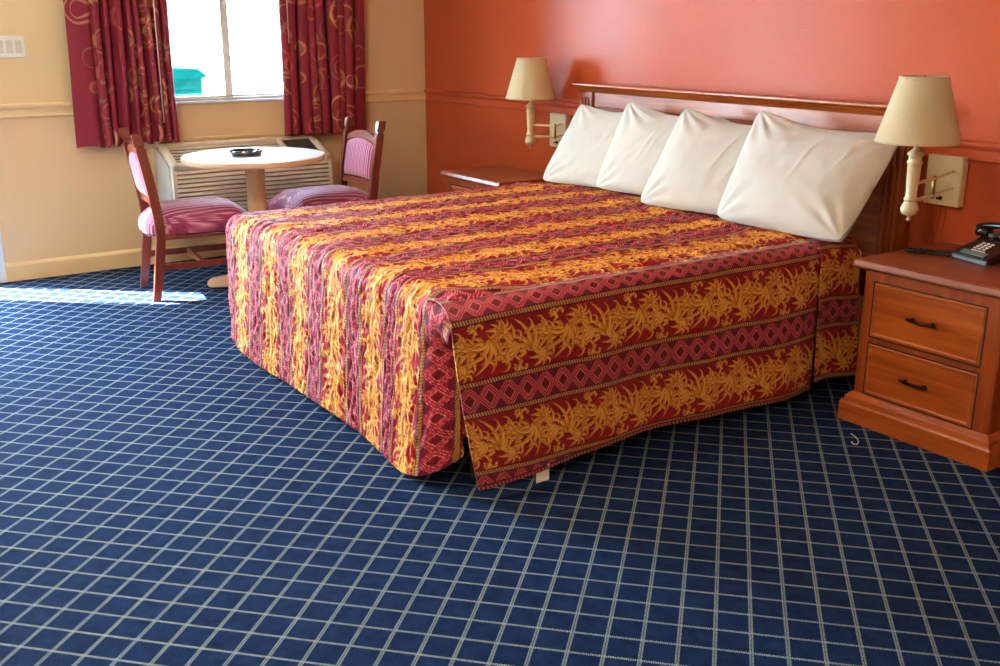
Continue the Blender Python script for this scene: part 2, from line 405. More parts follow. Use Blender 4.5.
# ------------------------------------------------------------------ curtains
def curtain(name, y0, y1, zb, ztop, nf, seed, label, flat=.0, side=1):
    r = np.random.RandomState(seed)
    nu, nv = 420, 260
    s = np.linspace(0, 1, nu); z = np.linspace(zb, ztop, nv)
    # fold phase: wide flat return at the outer edge then tight folds
    ph = np.interp(s, [0, flat, 1], [0, .5, nf])
    ph = ph + .12*np.sin(ph*2.1+seed)
    Sg, Zg = np.meshgrid(s, z, indexing='ij')
    Ph = np.repeat(ph[:, None], nv, 1)
    hz = (Zg-zb)/(ztop-zb)
    Ph2 = Ph + .18*np.sin(3*Zg+Ph*.9+seed)*(1-hz)
    amp = np.interp(s, [0, flat, flat+.08, 1], [.010, .016, .046, .040])[:, None]*(1+.15*np.sin(2*np.pi*Ph2*.37))
    X = .085 + amp*np.sin(2*np.pi*Ph2)
    Y = y0+(y1-y0)*Sg + .012*np.sin(4*np.pi*Ph2)*(amp/.03)
    Y += (.010*(1-hz))*np.sign(Sg-.5)*abs(Sg-.5)*2
    Z = Zg.copy(); Z[:, :] += (1-hz)**6*(.008*np.sin(2*np.pi*Ph2*1.0+1)+.006*(Sg-.5))
    P = np.stack([X, Y, Z], -1)
    # fabric coordinate = arc length along the folds
    d = np.hypot(np.diff(X[:, 0]), np.diff(Y[:, 0])); U = np.concatenate([[0], np.cumsum(d)])
    Ug = np.repeat(U[:, None], nv, 1)
    col = np.zeros((nu, nv, 3)); col[:] = LIN((136, 27, 48))
    # soft darker / greyer blotches of the print
    bl = np.zeros((nu, nv))
    for k in range(26):
        cu, cz, ra = r.uniform(0, U[-1]), r.uniform(zb, ztop), r.uniform(.04, .11)
        bl += np.exp(-((Ug-cu)**2+(Zg-cz)**2)/ra**2)*r.uniform(-.3, .7)
    bl = np.clip(bl, 0, .75)[..., None]; col = col*(1-bl)+LIN((70, 30, 50))*bl
    pal = [LIN((206, 160, 92)), LIN((214, 150, 116)), LIN((186, 134, 78)), LIN((150, 126, 96)), LIN((200, 92, 84))]
    for k in range(int(64*U[-1]/1.1)):
        cu, cz = r.uniform(-.03, U[-1]+.03), r.uniform(zb-.05, ztop)
        a = r.uniform(.026, .085); b_ = a*r.uniform(.9, 1.35); wd = r.uniform(.0028, .0062); th = r.uniform(0, math.pi)
        for (a2, w2) in ([(1, 1)] if r.rand() < .65 else [(1, 1), (.62, .7)]):
            du = (Ug-cu); dz = (Zg-cz)
            e1 = (du*math.cos(th)+dz*math.sin(th))/(a*a2); e2 = (-du*math.sin(th)+dz*math.cos(th))/(b_*a2)
            q = np.hypot(e1, e2); ang = np.arctan2(e2, e1)
            ww = wd*w2*(1+.6*np.sin(ang+seed+k))
            mk = np.clip(1.4-np.abs(q-1)*a*a2/ww, 0, 1)[..., None]
            c = pal[r.randint(len(pal))]; al = r.uniform(.55, 1)
            col = col*(1-mk*al)+c*mk*al
    uv = np.stack([Ug, Zg], -1)
    cur = grid_mesh(name, P, M_curtain, col, uv, thick=.003)
    return tag(cur, label, 'curtain')
def wv(nt, b):
    tc = N(nt, 'ShaderNodeTexCoord'); n = N(nt, 'ShaderNodeTexNoise'); n.inputs['Scale'].default_value = 500
    L(nt, tc.outputs['UV'], n.inputs['Vector']); bp = N(nt, 'ShaderNodeBump'); bp.inputs['Distance'].default_value = .0006
    L(nt, n.outputs['Fac'], bp.inputs['Height']); L(nt, bp.outputs['Normal'], b.inputs['Normal'])
M_curtain = attr_mat('burgundy_ring_print_fabric', .6, .15, .4, wv)
curtain('curtain', -2.325, -1.765, .738, 2.18, 8.5, 3, 'burgundy curtain with tan ring print hanging left of the window', flat=.22)
curtain('curtain', -.497, -1.083, .735, 2.18, 8.5, 8, 'burgundy curtain with tan ring print hanging right of the window', flat=.12)
rod = thing('curtain_rod', (.085, -1.41, 2.2), 0, 'white traverse rod above the window carrying both curtains', 'curtain rod')
bm = bmesh.new(); box(bm, -.012, .012, -.95, .95, -.015, .02, .003); obj('rail', bm, M_white, rod)
for s in (-1, 1):
    bm = bmesh.new(); box(bm, -.085, .012, s*.94-.012, s*.94+.012, -.015, .02, .003); obj('bracket', bm, M_white, rod)
M_wand = plain('pale_pink_wand', (236, 206, 190), .35, .02)
bm = bmesh.new(); tube(bm, [(.142, -1.852, .86), (.142, -1.848, 2.17)], .0035); tag(obj('curtain_wand', bm, M_wand, smooth=True), 'long thin pale wand hanging down the front of the left curtain', 'curtain wand')
bm = bmesh.new(); tube(bm, [(.145, -1.045, 1.30), (.145, -1.045, 2.17)], .0035); tag(obj('curtain_wand', bm, M_wand, smooth=True), 'short thin pale wand hanging at the window edge of the right curtain', 'curtain wand')

# ------------------------------------------------------------------ air conditioner
ac = thing('air_conditioner', (0, -1.372, 0), 0, 'beige through-wall air conditioner with slatted front below the window', 'air conditioner')
hw = .503
bm = bmesh.new(); prism(bm, [(0, .335), (.262, .335), (.262, .606), (.25, .615), (.03, .700), (0, .700)], 'y', -hw-.012, hw+.008); obj('housing', bm, M_ac_side, ac, smooth=True, angle=40)
# front grille: rounded frame and horizontal louvres
bm = bmesh.new()
prism(bm, [(.262, .335), (.300, .335), (.304, .345), (.304, .585), (.298, .602), (.262, .606)], 'y', -hw, -hw+.022)
prism(bm, [(.262, .335), (.300, .335), (.304, .345), (.304, .585), (.298, .602), (.262, .606)], 'y', hw-.022, hw)
box(bm, .262, .303, -hw, hw, .335, .358, .004)
box(bm, .262, .275, -hw+.01, hw-.01, .35, .60)
for k in range(9):
    z = .366+k*.0262
    prism(bm, [(.272, z+.004), (.303, z-.004), (.306, z), (.304, z+.013), (.274, z+.019)], 'y', -hw+.015, hw-.015)
obj('front_grille', bm, M_ac, ac, smooth=True, angle=35)
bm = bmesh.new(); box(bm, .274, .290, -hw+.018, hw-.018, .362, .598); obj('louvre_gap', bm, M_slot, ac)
# sloping top surround
bm = bmesh.new()
ang = math.atan2(.105, .265)
T = Matrix.Translation((.175, 0, .6585)) @ Matrix.Rotation(ang, 4, 'Y')
def tb(bm, a0, a1, b0, b1, c0, c1, bev=.004): box(bm, a0, a1, b0, b1, c0, c1, bev, 3, T)
tb(bm, -.145, -.115, -hw, hw, -.02, .022, .008); tb(bm, .095, .142, -hw, hw, -.02, .022, .014)
tb(bm, -.145, .142, -hw, -hw+.045, -.02, .022, .014); tb(bm, -.145, .142, hw-.045, hw, -.02, .022, .014)
tb(bm, -.13, .13, .235, .265, -.02, .018)
obj('top_surround', bm, M_ac, ac, smooth=True, angle=35)
bm = bmesh.new(); tb(bm, -.12, .10, -hw+.04, hw-.04, -.025, -.004, 0); obj('grille_recess', bm, M_dark, ac)
bm = bmesh.new()
for k in range(6):
    a = -.105+k*.036
    tb(bm, a, a+.014, -hw+.04, .24, -.006, .003, .001)
obj('top_grille', bm, M_ac, ac)
bm = bmesh.new(); tb(bm, -.11, .09, .27, hw-.05, -.004, .010, .003); obj('control_cover', bm, plain('dark_grey_panel', (70, 68, 62), .35), ac)

# ------------------------------------------------------------------ table
tb_ = thing('round_table', (.985, -1.638, 0), 0, 'round white-topped pedestal table in front of the air conditioner', 'table')
bm = bmesh.new(); lathe(bm, [(.36, .716), (.372, .716), (.375, .720), (.375, .738), (.372, .741), (.001, .741)], 96); obj('tabletop', bm, M_tabletop, tb_, smooth=True, angle=40)
bm = bmesh.new(); lathe(bm, [(.366, .710), (.3765, .712), (.3775, .717), (.3775, .733), (.376, .736), (.366, .736)], 96, cap=False); obj('edge_band', bm, M_tablewood, tb_, smooth=True, angle=40)
bm = bmesh.new(); lathe(bm, [(.11, .712), (.11, .700), (.062, .690), (.052, .672), (.050, .60), (.050, .12), (.060, .09), (.06, .05)], 40); obj('pedestal', bm, M_tablewood, tb_, smooth=True, angle=40)
for k in range(4):
    bm = bmesh.new()
    Mr = Matrix.Rotation(math.radians(-126+90*k), 4, 'Z')
    prism(bm, [(.03, .02), (.285, .012), (.300, .022), (.300, .046), (.285, .060), (.05, .105)], 'y', -.03, .03, Mr)
    bmesh.ops.bevel(bm, geom=bm.edges[:], offset=.006, segments=2, affect='EDGES')
    lg = obj('leg', bm, M_tablewood, tb_)
    bm = bmesh.new(); lathe(bm, [(.018, 0), (.02, .004), (.02, .014)], 16, Mr @ Matrix.Translation((.272, 0, 0))); obj('foot_glide', bm, M_dark, lg)
# ashtray
M_smoke = plain('black_glass', (20, 24, 24), .12, .05, coat=.6)
bm = bmesh.new()
seg = 48; prof = [(.066, 0), (.078, .002), (.086, .020), (.084, .026), (.074, .026), (.066, .012), (.050, .008), (.001, .008)]
rings = []
for r_, z_ in prof:
    ring = []
    for i in range(seg):
        a = 2*math.pi*i/seg; notch = 1 if (z_ > .02 and (i % 16) in (0, 1, 15)) else 0
        ring.append(bm.verts.new((r_*math.cos(a), r_*math.sin(a), z_-.010*notch)))
    rings.append(ring)
for a, b in zip(rings, rings[1:]):
    for i in range(seg): bm.faces.new((a[i], a[(i+1) % seg], b[(i+1) % seg], b[i]))
bm.faces.new(rings[0][::-1]); bm.faces.new(rings[-1])
o = obj('ashtray', bm, M_smoke, smooth=True, angle=35); o.location = (.975, -1.675, .7415)
tag(o, 'round black ashtray with notched rim lying on the white table top', 'ashtray')

# ------------------------------------------------------------------ chairs
def fabric_mat():
    def bn(nt, b):
        tc = N(nt, 'ShaderNodeTexCoord'); n = N(nt, 'ShaderNodeTexNoise'); n.inputs['Scale'].default_value = 420
        L(nt, tc.outputs['Object'], n.inputs['Vector']); bp = N(nt, 'ShaderNodeBump'); bp.inputs['Distance'].default_value = .0008
        L(nt, n.outputs['Fac'], bp.inputs['Height']); L(nt, bp.outputs['Normal'], b.inputs['Normal'])
    return attr_mat('pink_striped_upholstery', .7, .4, .3, bn)
M_uph = fabric_mat()
def stripe_col(a, p=.0185):
    t = (a/p) % 1.0
    c = np.zeros(a.shape+(3,)); c[:] = LIN((150, 52, 92))
    w = np.clip(1.6-np.abs(t-.5)*9, 0, 1)[..., None]; c = c*(1-w)+LIN((222, 158, 180))*w
    w = np.clip(1.3-np.abs(((t+.5) % 1)-.5)*22, 0, 1)[..., None]; c = c*(1-w)+LIN((112, 34, 66))*w
    return c
def chair(label, loc, rz):
    t = thing('dining_chair', loc, rz, label, 'chair', 'pink striped dining chairs at the round table')
    W = .195
    pw, pd = .017, .024
    prof = [(-.050, 0), (-.022, .17), (0, .34), (-.004, .44), (-.022, .58), (-.046, .72), (-.060, .80)]
    def ysh(z): return float(np.interp(z, [p[1] for p in prof], [p[0] for p in prof]))
    for s in (-1, 1):
        bm = bmesh.new(); rings = []
        lst = [(y, z, pw, pd) for y, z in prof]
        lst += [(-.061, .806, pw*.72, pd*.72), (-.063, .814, pw*.72, pd*.72), (-.064, .820, pw*1.08, pd*1.08), (-.074, .868, pw*1.08, pd*1.05), (-.076, .876, pw*.8, pd*.8)]
        lst[0] = (lst[0][0], 0, pw*.85, pd*.8)
        for y, z, a, b in lst:
            rings.append([bm.verts.new((s*W+i*a, y+j*b, z)) for i, j in ((-1, -1), (1, -1), (1, 1), (-1, 1))])
        for A, B in zip(rings, rings[1:]):
            for k in range(4): bm.faces.new((A[k], A[(k+1) % 4], B[(k+1) % 4], B[k]))
        bm.faces.new(rings[0][::-1]); bm.faces.new(rings[-1])
        bmesh.ops.bevel(bm, geom=[e for e in bm.edges if abs((e.verts[0].co-e.verts[1].co).z) > .01], offset=.004, segments=2, affect='EDGES')
        obj('rear_leg', bm, M_chairwood, t)
        # front legs
        bm = bmesh.new(); rings = []
        for z, a in ((0, .014), (.10, .017), (.34, .021)):
            rings.append([bm.verts.new((s*.200+i*a, .455+j*a, z)) for i, j in ((-1, -1), (1, -1), (1, 1), (-1, 1))])
        for A, B in zip(rings, rings[1:]):
            for k in range(4): bm.faces.new((A[k], A[(k+1) % 4], B[(k+1) % 4], B[k]))
        bm.faces.new(rings[0][::-1]); bm.faces.new(rings[-1]); obj('front_leg', bm, M_chairwood, t)
        bm = bmesh.new(); prism(bm, [(-.02, .165), (.445, .165), (.445, .197), (-.02, .197)], 'x', s*.198-.010, s*.198+.010); obj('stretcher', bm, M_chairwood, t)
    bm = bmesh.new(); box(bm, -.19, .19, .20, .222, .168, .194, .003); obj('stretcher', bm, M_chairwood_x, t)
    # seat rails
    bm = bmesh.new(); box(bm, -.205, .205, .01, .465, .325, .352, .004); obj('seat_frame', bm, M_chairwood_x, t)
    # crest and lower back rails (arched)
    def rail_(z0f, z1f, th, name):
        bm = bmesh.new(); n = 14; A = []
        for i in range(n+1):
            x = -W+.012+(2*W-.024)*i/n; q = 1-(x/W)**2
            z0, z1 = z0f(q), z1f(q)
            A.append([bm.verts.new((x, ysh((z0 if k in (0, 1) else z1))+(-th if k in (0, 3) else th)+.0, (z0 if k in (0, 1) else z1))) for k in range(4)])
        for a, b in zip(A, A[1:]):
            for k in range(4): bm.faces.new((a[k], a[(k+1) % 4], b[(k+1) % 4], b[k]))
        bm.faces.new(A[0][::-1]); bm.faces.new(A[-1]); return obj(name, bm, M_chairwood_x, t, smooth=True, angle=40)
    rail_(lambda q: .700+.035*q, lambda q: .765+.045*q, .012, 'crest_rail')
    rail_(lambda q: .490+.012*q, lambda q: .545+.012*q, .012, 'back_rail')
    # upholstered back panel
    for side, nm in ((1, 'backrest'), (-1, 'backrest_rear')):
        nu, nv = 120, 30
        s = np.linspace(-1, 1, nu)[:, None]*np.ones((1, nv)); v = np.linspace(0, 1, nv)[None, :]*np.ones((nu, 1))
        X = s*(W-.024); q = 1-s**2
        Z = (.535+.008*q)+(.195+.032*q)*v
        puff = (np.clip((1-np.abs(s)**5)*(1-np.abs(2*v-1)**5), 0, 1))**.5
        Y = np.interp(Z, [p[1] for p in prof], [p[0] for p in prof])+side*(.006+.026*puff)
        grid_mesh(nm, np.stack([X, Y, Z], -1), M_uph, stripe_col(X), parent=t)
    # brass-black nails round the panel
    bm = bmesh.new()
    def nail(x, z):
        bmesh.ops.create_icosphere(bm, subdivisions=1, radius=.0042, matrix=Matrix.Translation((x, ysh(z)+.013, z)))
    for i in range(27):
        x = -W+.026+(2*W-.052)*i/26; q = 1-(x/W)**2
        nail(x, .733+.032*q); nail(x, .531+.008*q)
    for i in range(15):
        z = .54+.19*i/14; nail(-W+.024, z); nail(W-.024, z)
    obj('nail_trim', bm, M_bronze, t, smooth=True)
    # domed seat: a closed shell, rounded-rectangle plan
    nr, na = 44, 224
    V = []; col = []; Q = []
    aa = np.linspace(0, 2*np.pi, na, endpoint=False)
    e = 2/5.
    cx, cy = 0, .222
    ux = np.sign(np.cos(aa))*np.abs(np.cos(aa))**e; uy = np.sign(np.sin(aa))*np.abs(np.sin(aa))**e
    rr = list(np.linspace(0.02, 1, 60)) ; hh = [.462+.036*math.cos(r*math.pi/2)**.9*1.0-.055*max(0, (r-.55)/.45)**2.2 for r in rr]
    R_ = rr+[1.012, 1.018, 1.015, 1.00, .97]; H_ = hh+[.395, .375, .355, .342, .340]
    for r, h in zip(R_, H_):
        wx = .212+.022*uy
        X = cx+ux*wx*r; Y = cy+uy*.280*r
        V.append(np.stack([X, Y, np.full(na, h)], -1))
        arc = X + np.sign(X)*max(0, .44-h)*1.0*(r > .99)
        sidef = (np.abs(ux) > .9)
        a_ = np.where((r > .9) & (np.abs(ux) > np.abs(uy)), X+np.sign(X)*(.43-h), X)
        col.append(stripe_col(a_))
    V = np.concatenate(V); col = np.concatenate(col)
    nr = len(R_); idx = np.arange(nr*na).reshape(nr, na)
    nxt = np.roll(idx, -1, 1)
    Q = np.stack([idx[:-1], nxt[:-1], nxt[1:], idx[1:]], -1).reshape(-1, 4)
    # close the crown with one extra collapsed ring
    c = np.array([[cx, cy, .4985]]); V = np.concatenate([V, c]); col = np.concatenate([col, stripe_col(np.array([0.]))])
    ci = len(V)-1
    tri = np.stack([idx[0], np.full(na, ci), np.full(na, ci), nxt[0]], -1)
    me_o = raw_mesh('seat', V, Q, M_uph, col, parent=t)
    bmm = bmesh.new(); bmm.from_mesh(me_o.data); bmm.verts.ensure_lookup_table()
    cv = bmm.verts[ci]
    for i in range(na):
        f = bmm.faces.new((bmm.verts[i], bmm.verts[(i+1) % na], cv)); f.smooth = True
    bmesh.ops.recalc_face_normals(bmm, faces=bmm.faces[:]); bmm.to_mesh(me_o.data); bmm.free()
    bm = bmesh.new(); ring = []; rad = []
    for i in range(0, na):
        ring.append((ux[i]*(.212+.022*uy[i])*1.017, cy+uy[i]*.280*1.017, .350)); rad.append(.0044 if (i//2) % 2 else .0026)
    tube(bm, ring, rad, 6, closed=True)
    obj('seat_nail_trim', bm, M_bronze, t, smooth=True)
    return t
chair('mahogany chair with pink striped seat, seen from its side left of the table', (.745, -2.136, 0), math.radians(-6))
chair('mahogany chair with pink striped back and seat facing the table, right of it', (.735, -.915, 0), math.radians(181))

# ------------------------------------------------------------------ bed
bed = thing('bed', (2.89, -1.1, 0), 0, 'king size bed mattress and base under the quilted bedspread', 'bed')
bm = bmesh.new(); box(bm, -.90, .90, -.93, 1.0, .12, .34, .03, 3); obj('box_spring', bm, M_sheet, bed, smooth=True, angle=40)
bm = bmesh.new(); box(bm, -.91, .935, -.985, .90, .342, .566, .05, 4); obj('mattress', bm, M_sheet, bed, smooth=True, angle=40)
for sx in (-.86, .86):
    for sy in (-.95, 0, .95):
        bm = bmesh.new(); lathe(bm, [(.022, 0), (.025, .02), (.03, .12)], 16, Matrix.Translation((sx, sy*.95, 0))); obj('bed_leg', bm, M_dark, bed)

# ---- bedspread print
TL, TH = .300, .187            # leaf repeat and leaf band height (m)
def leaf_tile():
    res = 1000
    nx, ny = int(TL*res), int(TH*res)
    img = np.zeros((nx, ny, 3)); img[:] = LIN((156, 12, 34))
    yy, xx = np.meshgrid(np.arange(ny)/res, np.arange(nx)/res)
    r = np.random.RandomState(5)
    for k in range(70):        # mottled red ground
        cx, cy, q = r.uniform(0, TL), r.uniform(0, TH), r.uniform(.006, .018)
        for o in (-TL, 0, TL):
            w = np.exp(-((xx-cx-o)**2+(yy-cy)**2)/q**2)[..., None]*.45
            img[:] = img*(1-w)+LIN((112, 4, 26))*w
    gold, dk, hi = LIN((216, 138, 38)), LIN((122, 38, 18)), LIN((250, 200, 110))
    def lobe(pts, rad, tip=.0026, blunt=.5):
        """tapered curling lobe along a smooth path: pts = 3 control points"""
        n = 54; ts = np.linspace(0, 1, n)*.97; p0, p1, p2 = map(np.array, pts)
        C_ = [(1-t)**2*p0+2*t*(1-t)*p1+t*t*p2 for t in ts]
        d = np.full(xx.shape, 9.); sh = np.zeros(xx.shape)
        for i, (c, t) in enumerate(zip(C_, ts)):
            q = max(.0012, rad*(min(1, .45+t*2.2))*(1-t**1.6)**.75)
            tg = C_[min(i+1, n-1)]-C_[max(i-1, 0)]; tg = tg/(np.hypot(*tg)+1e-9)
            for o in (-TL, 0, TL):
                ex, ey = xx-c[0]-o, yy-c[1]
                dd = np.hypot(ex, ey)-q; b = dd < d
                sh = np.where(b, (-tg[1]*ex+tg[0]*ey)/max(q, .001), sh); d = np.where(b, dd, d)
        up_ = 1 if (C_[-1]-C_[0])[0] > 0 else -1
        m = np.clip(.5-(d-.0009)*1100, 0, 1)[..., None]*.9; img[:] = img*(1-m)+dk*m
        m = np.clip(.5-(d+.0002)*1100, 0, 1)[..., None]
        s_ = np.clip(sh*up_, -1, 1)
        c = gold+(hi-gold)*np.clip(s_, 0, 1)[..., None]*.85
        c = c+(dk-c)*(np.clip(-s_-.25, 0, 1)[..., None]*.6)
        img[:] = img*(1-m)+c*m
    def P(c, a, l): return (c[0]+l*math.cos(a), c[1]+l*math.sin(a))
    def frond(c, ang, sc, bend, angs, lens, wid=.0098):
        """fan of curling lobes leaving one base point"""
        for a, l in zip(angs, lens):
            A = ang+a
            l = l*sc
            mid = P(c, A-bend*.55, l*.62); end = P(c, A+bend*.35, l)
            lobe((c, mid, end), wid*sc)
            # hooked side tooth
            e2 = P(mid, A+bend*1.6, l*.40); lobe((P(c, A-bend*.3, l*.35), P(mid, A-bend*.4, l*.10), e2), wid*.62*sc)
    def scroll(c, rad, a0, turn, w):
        n = 9; pts = []
        for i in range(n):
            t = i/(n-1); a = a0+turn*t; q = rad*(1-.70*t); pts.append((c[0]+q*math.cos(a), c[1]+q*math.sin(a)))
        for a, b, d in zip(pts[::2], pts[1::2], pts[2::2]): lobe((a, (2*b[0]-.5*(a[0]+d[0]), 2*b[1]-.5*(a[1]+d[1])), d), w)
    def bloom(c, sc, ang):
        for k in range(5): lobe((c, P(c, ang+(k-2)*.62+.3, .014*sc), P(c, ang+(k-2)*.62, .026*sc)), .0075*sc)
        lobe((P(c, ang+3.1, .012*sc), c, P(c, ang, .008*sc)), .0085*sc)
    # running stem with curling leaves on alternate sides
    my = TH/2; A_ = .036
    def st(x): return my+A_*math.sin(2*math.pi*x/TL)
    for k in range(12):
        x0 = k*TL/12; x1 = x0+TL/12; xm = (x0+x1)/2
        lobe(((x0-.008, st(x0-.008)), (xm, st(xm)+.002), (x1+.012, st(x1+.012))), .0042)
    rr = np.random.RandomState(12)
    for k in range(6):
        x = (k+.1)*TL/6; tn = math.atan2(A_*2*math.pi/TL*math.cos(2*math.pi*x/TL), 1)
        sd = 1 if k % 2 else -1
        room = (TH-st(x)) if sd > 0 else st(x)
        ln = min(.125, max(.066, room*1.12))
        for a0, l0 in ((2.25, .55), (1.70, .80), (1.15, 1.0), (.62, .98), (.12, .72)):
            a = tn+sd*a0; bend = -sd*rr.uniform(.8, 1.3); l = ln*l0*rr.uniform(.92, 1.1); c = (x, st(x))
            mid = P(c, a-bend*.35, l*.55); end = P(c, a+bend*.5, l)
            lobe((c, mid, end), .0094)
            lobe((P(c, a-bend*.25, l*.50), P(c, a-bend*.85, l*.72), P(c, a-bend*.45, l*.90)), .0056)
        for a0, l0 in ((1.35, .7), (.7, .62)):
            a = tn-sd*a0; bend = sd*rr.uniform(.6, 1.); l = .056*l0/.8; c = (x+.016, st(x+.016))
            lobe((c, P(c, a-bend*.35, l*.55), P(c, a+bend*.45, l)), .0080)
    for k in range(2):
        x = .055+k*TL/2; sd = -1 if k else 1
        bloom((x-.01, st(x)-sd*.070), .95, -sd*1.2)
        scroll((x+.075, st(x+.075)+sd*.060), .020, -sd*1.0, sd*4.6, .0060)
        bloom((x+.100, my+sd*.078), .8, sd*.6)
    return img
LEAF = leaf_tile()
PER = .305
def spread_color(u, v, u0=3.865):
    w = (u-u0+PER/2) % PER-PER/2; k = np.floor((u-u0+PER/2)/PER)
    col = np.zeros(u.shape+(3,))
    aw = np.abs(w)
    # leaves
    b = np.where(w > 0, w-.061, w+PER-.061); b = np.clip(b/(PER-.122), 0, .9999)
    kk = np.where(w > 0, k, k-1)
    vv = ((v+kk*.13)/TL) % 1.0
    nx, ny = LEAF.shape[:2]
    fx = vv*nx; fy = b*(ny-1)
    ix = fx.astype(int) % nx; iy = np.clip(fy.astype(int), 0, ny-2); tx = (fx-np.floor(fx))[..., None]; ty = (fy-iy)[..., None]
    ix1 = (ix+1) % nx
    leaf = (LEAF[ix, iy]*(1-tx)+LEAF[ix1, iy]*tx)*(1-ty)+(LEAF[ix, iy+1]*(1-tx)+LEAF[ix1, iy+1]*tx)*ty
    col[:] = leaf
    # rope border
    rope = np.clip(.5-(np.abs(aw-.052)-.0070)*700, 0, 1)[..., None]
    tick = np.clip(.5+1.6*np.sin((v+.35*w)*2*np.pi/.0105), 0, 1)[..., None]
    rc = LIN((196, 138, 80))*tick+LIN((110, 62, 44))*(1-tick)
    blk = np.clip(.5-(np.abs(aw-.052)-.0105)*700, 0, 1)[..., None]
    col = col*(1-blk)+LIN((34, 8, 22))*blk
    col = col*(1-rope)+rc*rope
    # diamond band
    inb = np.clip(.5-(aw-.0420)*800, 0, 1)[..., None]
    pv = .074
    vq = ((v/pv+.5) % 1)-.5
    d = np.abs(w)/.0425+np.abs(vq)/.5       # 0 centre, 1 on the lattice
    base = np.zeros(u.shape+(3,)); base[:] = LIN((150, 20, 42))
    dark = np.clip(.5-(d-.56)*14, 0, 1)[..., None]; base = base*(1-dark)+LIN((112, 22, 32))*dark
    pk = LIN((236, 140, 146))
    for dd, wd in ((.60, .046), (.90, .032), (1.16, .032)):
        mk = np.clip(1.3-np.abs(d-dd)/wd, 0, 1)[..., None]*(.95 if dd < .7 else .8); base = base*(1-mk)+pk*mk
    base_t = np.clip((d-1.28)*12, 0, 1)[..., None]; base = base*(1-base_t)+LIN((110, 24, 50))*base_t
    return col*(1-inb)+base*inb

def quilt_bump(nt, b):
    tc = N(nt, 'ShaderNodeTexCoord'); uvn = N(nt, 'ShaderNodeMapping'); uvn.inputs['Scale'].default_value = (58, 20, 1)
    L(nt, tc.outputs['UV'], uvn.inputs['Vector'])
    nz = N(nt, 'ShaderNodeTexNoise'); nz.inputs['Scale'].default_value = 1.2; L(nt, uvn.outputs['Vector'], nz.inputs['Vector'])
    ad = N(nt, 'ShaderNodeVectorMath'); ad.operation = 'MULTIPLY_ADD'; L(nt, nz.outputs['Color'], ad.inputs[0]); ad.inputs[1].default_value = (1.1, 1.1, 0); L(nt, uvn.outputs['Vector'], ad.inputs[2])
    vo = N(nt, 'ShaderNodeTexVoronoi'); vo.feature = 'SMOOTH_F1'; vo.inputs['Scale'].default_value = 1; vo.inputs['Smoothness'].default_value = .35
    L(nt, ad.outputs[0], vo.inputs['Vector'])
    iv = N(nt, 'ShaderNodeMath'); iv.operation = 'SUBTRACT'; iv.inputs[0].default_value = 1; L(nt, vo.outputs['Distance'], iv.inputs[1])
    bp = N(nt, 'ShaderNodeBump'); bp.inputs['Distance'].default_value = .0075; bp.inputs['Strength'].default_value = QB
    L(nt, iv.outputs[0], bp.inputs['Height']); L(nt, bp.outputs['Normal'], b.inputs['Normal'])
QB = .8
M_quilt = attr_mat('quilted_printed_cotton', .65, .0, .16, quilt_bump)
QB = .22
M_drape = attr_mat('flat_printed_cotton', .62, .12, .35, quilt_bump)

def vnoise(x, y, seed=0):
    """cheap smooth value noise, vectorised"""
    xi = np.floor(x).astype(np.int64); yi = np.floor(y).astype(np.int64); fx = x-xi; fy = y-yi
    fx = fx*fx*(3-2*fx); fy = fy*fy*(3-2*fy)
    def h(a, b):
        n = (a*374761393+b*668265263+seed*974634777) & 0xffffffff
        n = ((n ^ (n >> 13))*1274126177) & 0xffffffff
        return ((n ^ (n >> 16)) & 0xffff)/65535.
    return (h(xi, yi)*(1-fx)+h(xi+1, yi)*fx)*(1-fy)+(h(xi, yi+1)*(1-fx)+h(xi+1, yi+1)*fx)*fy

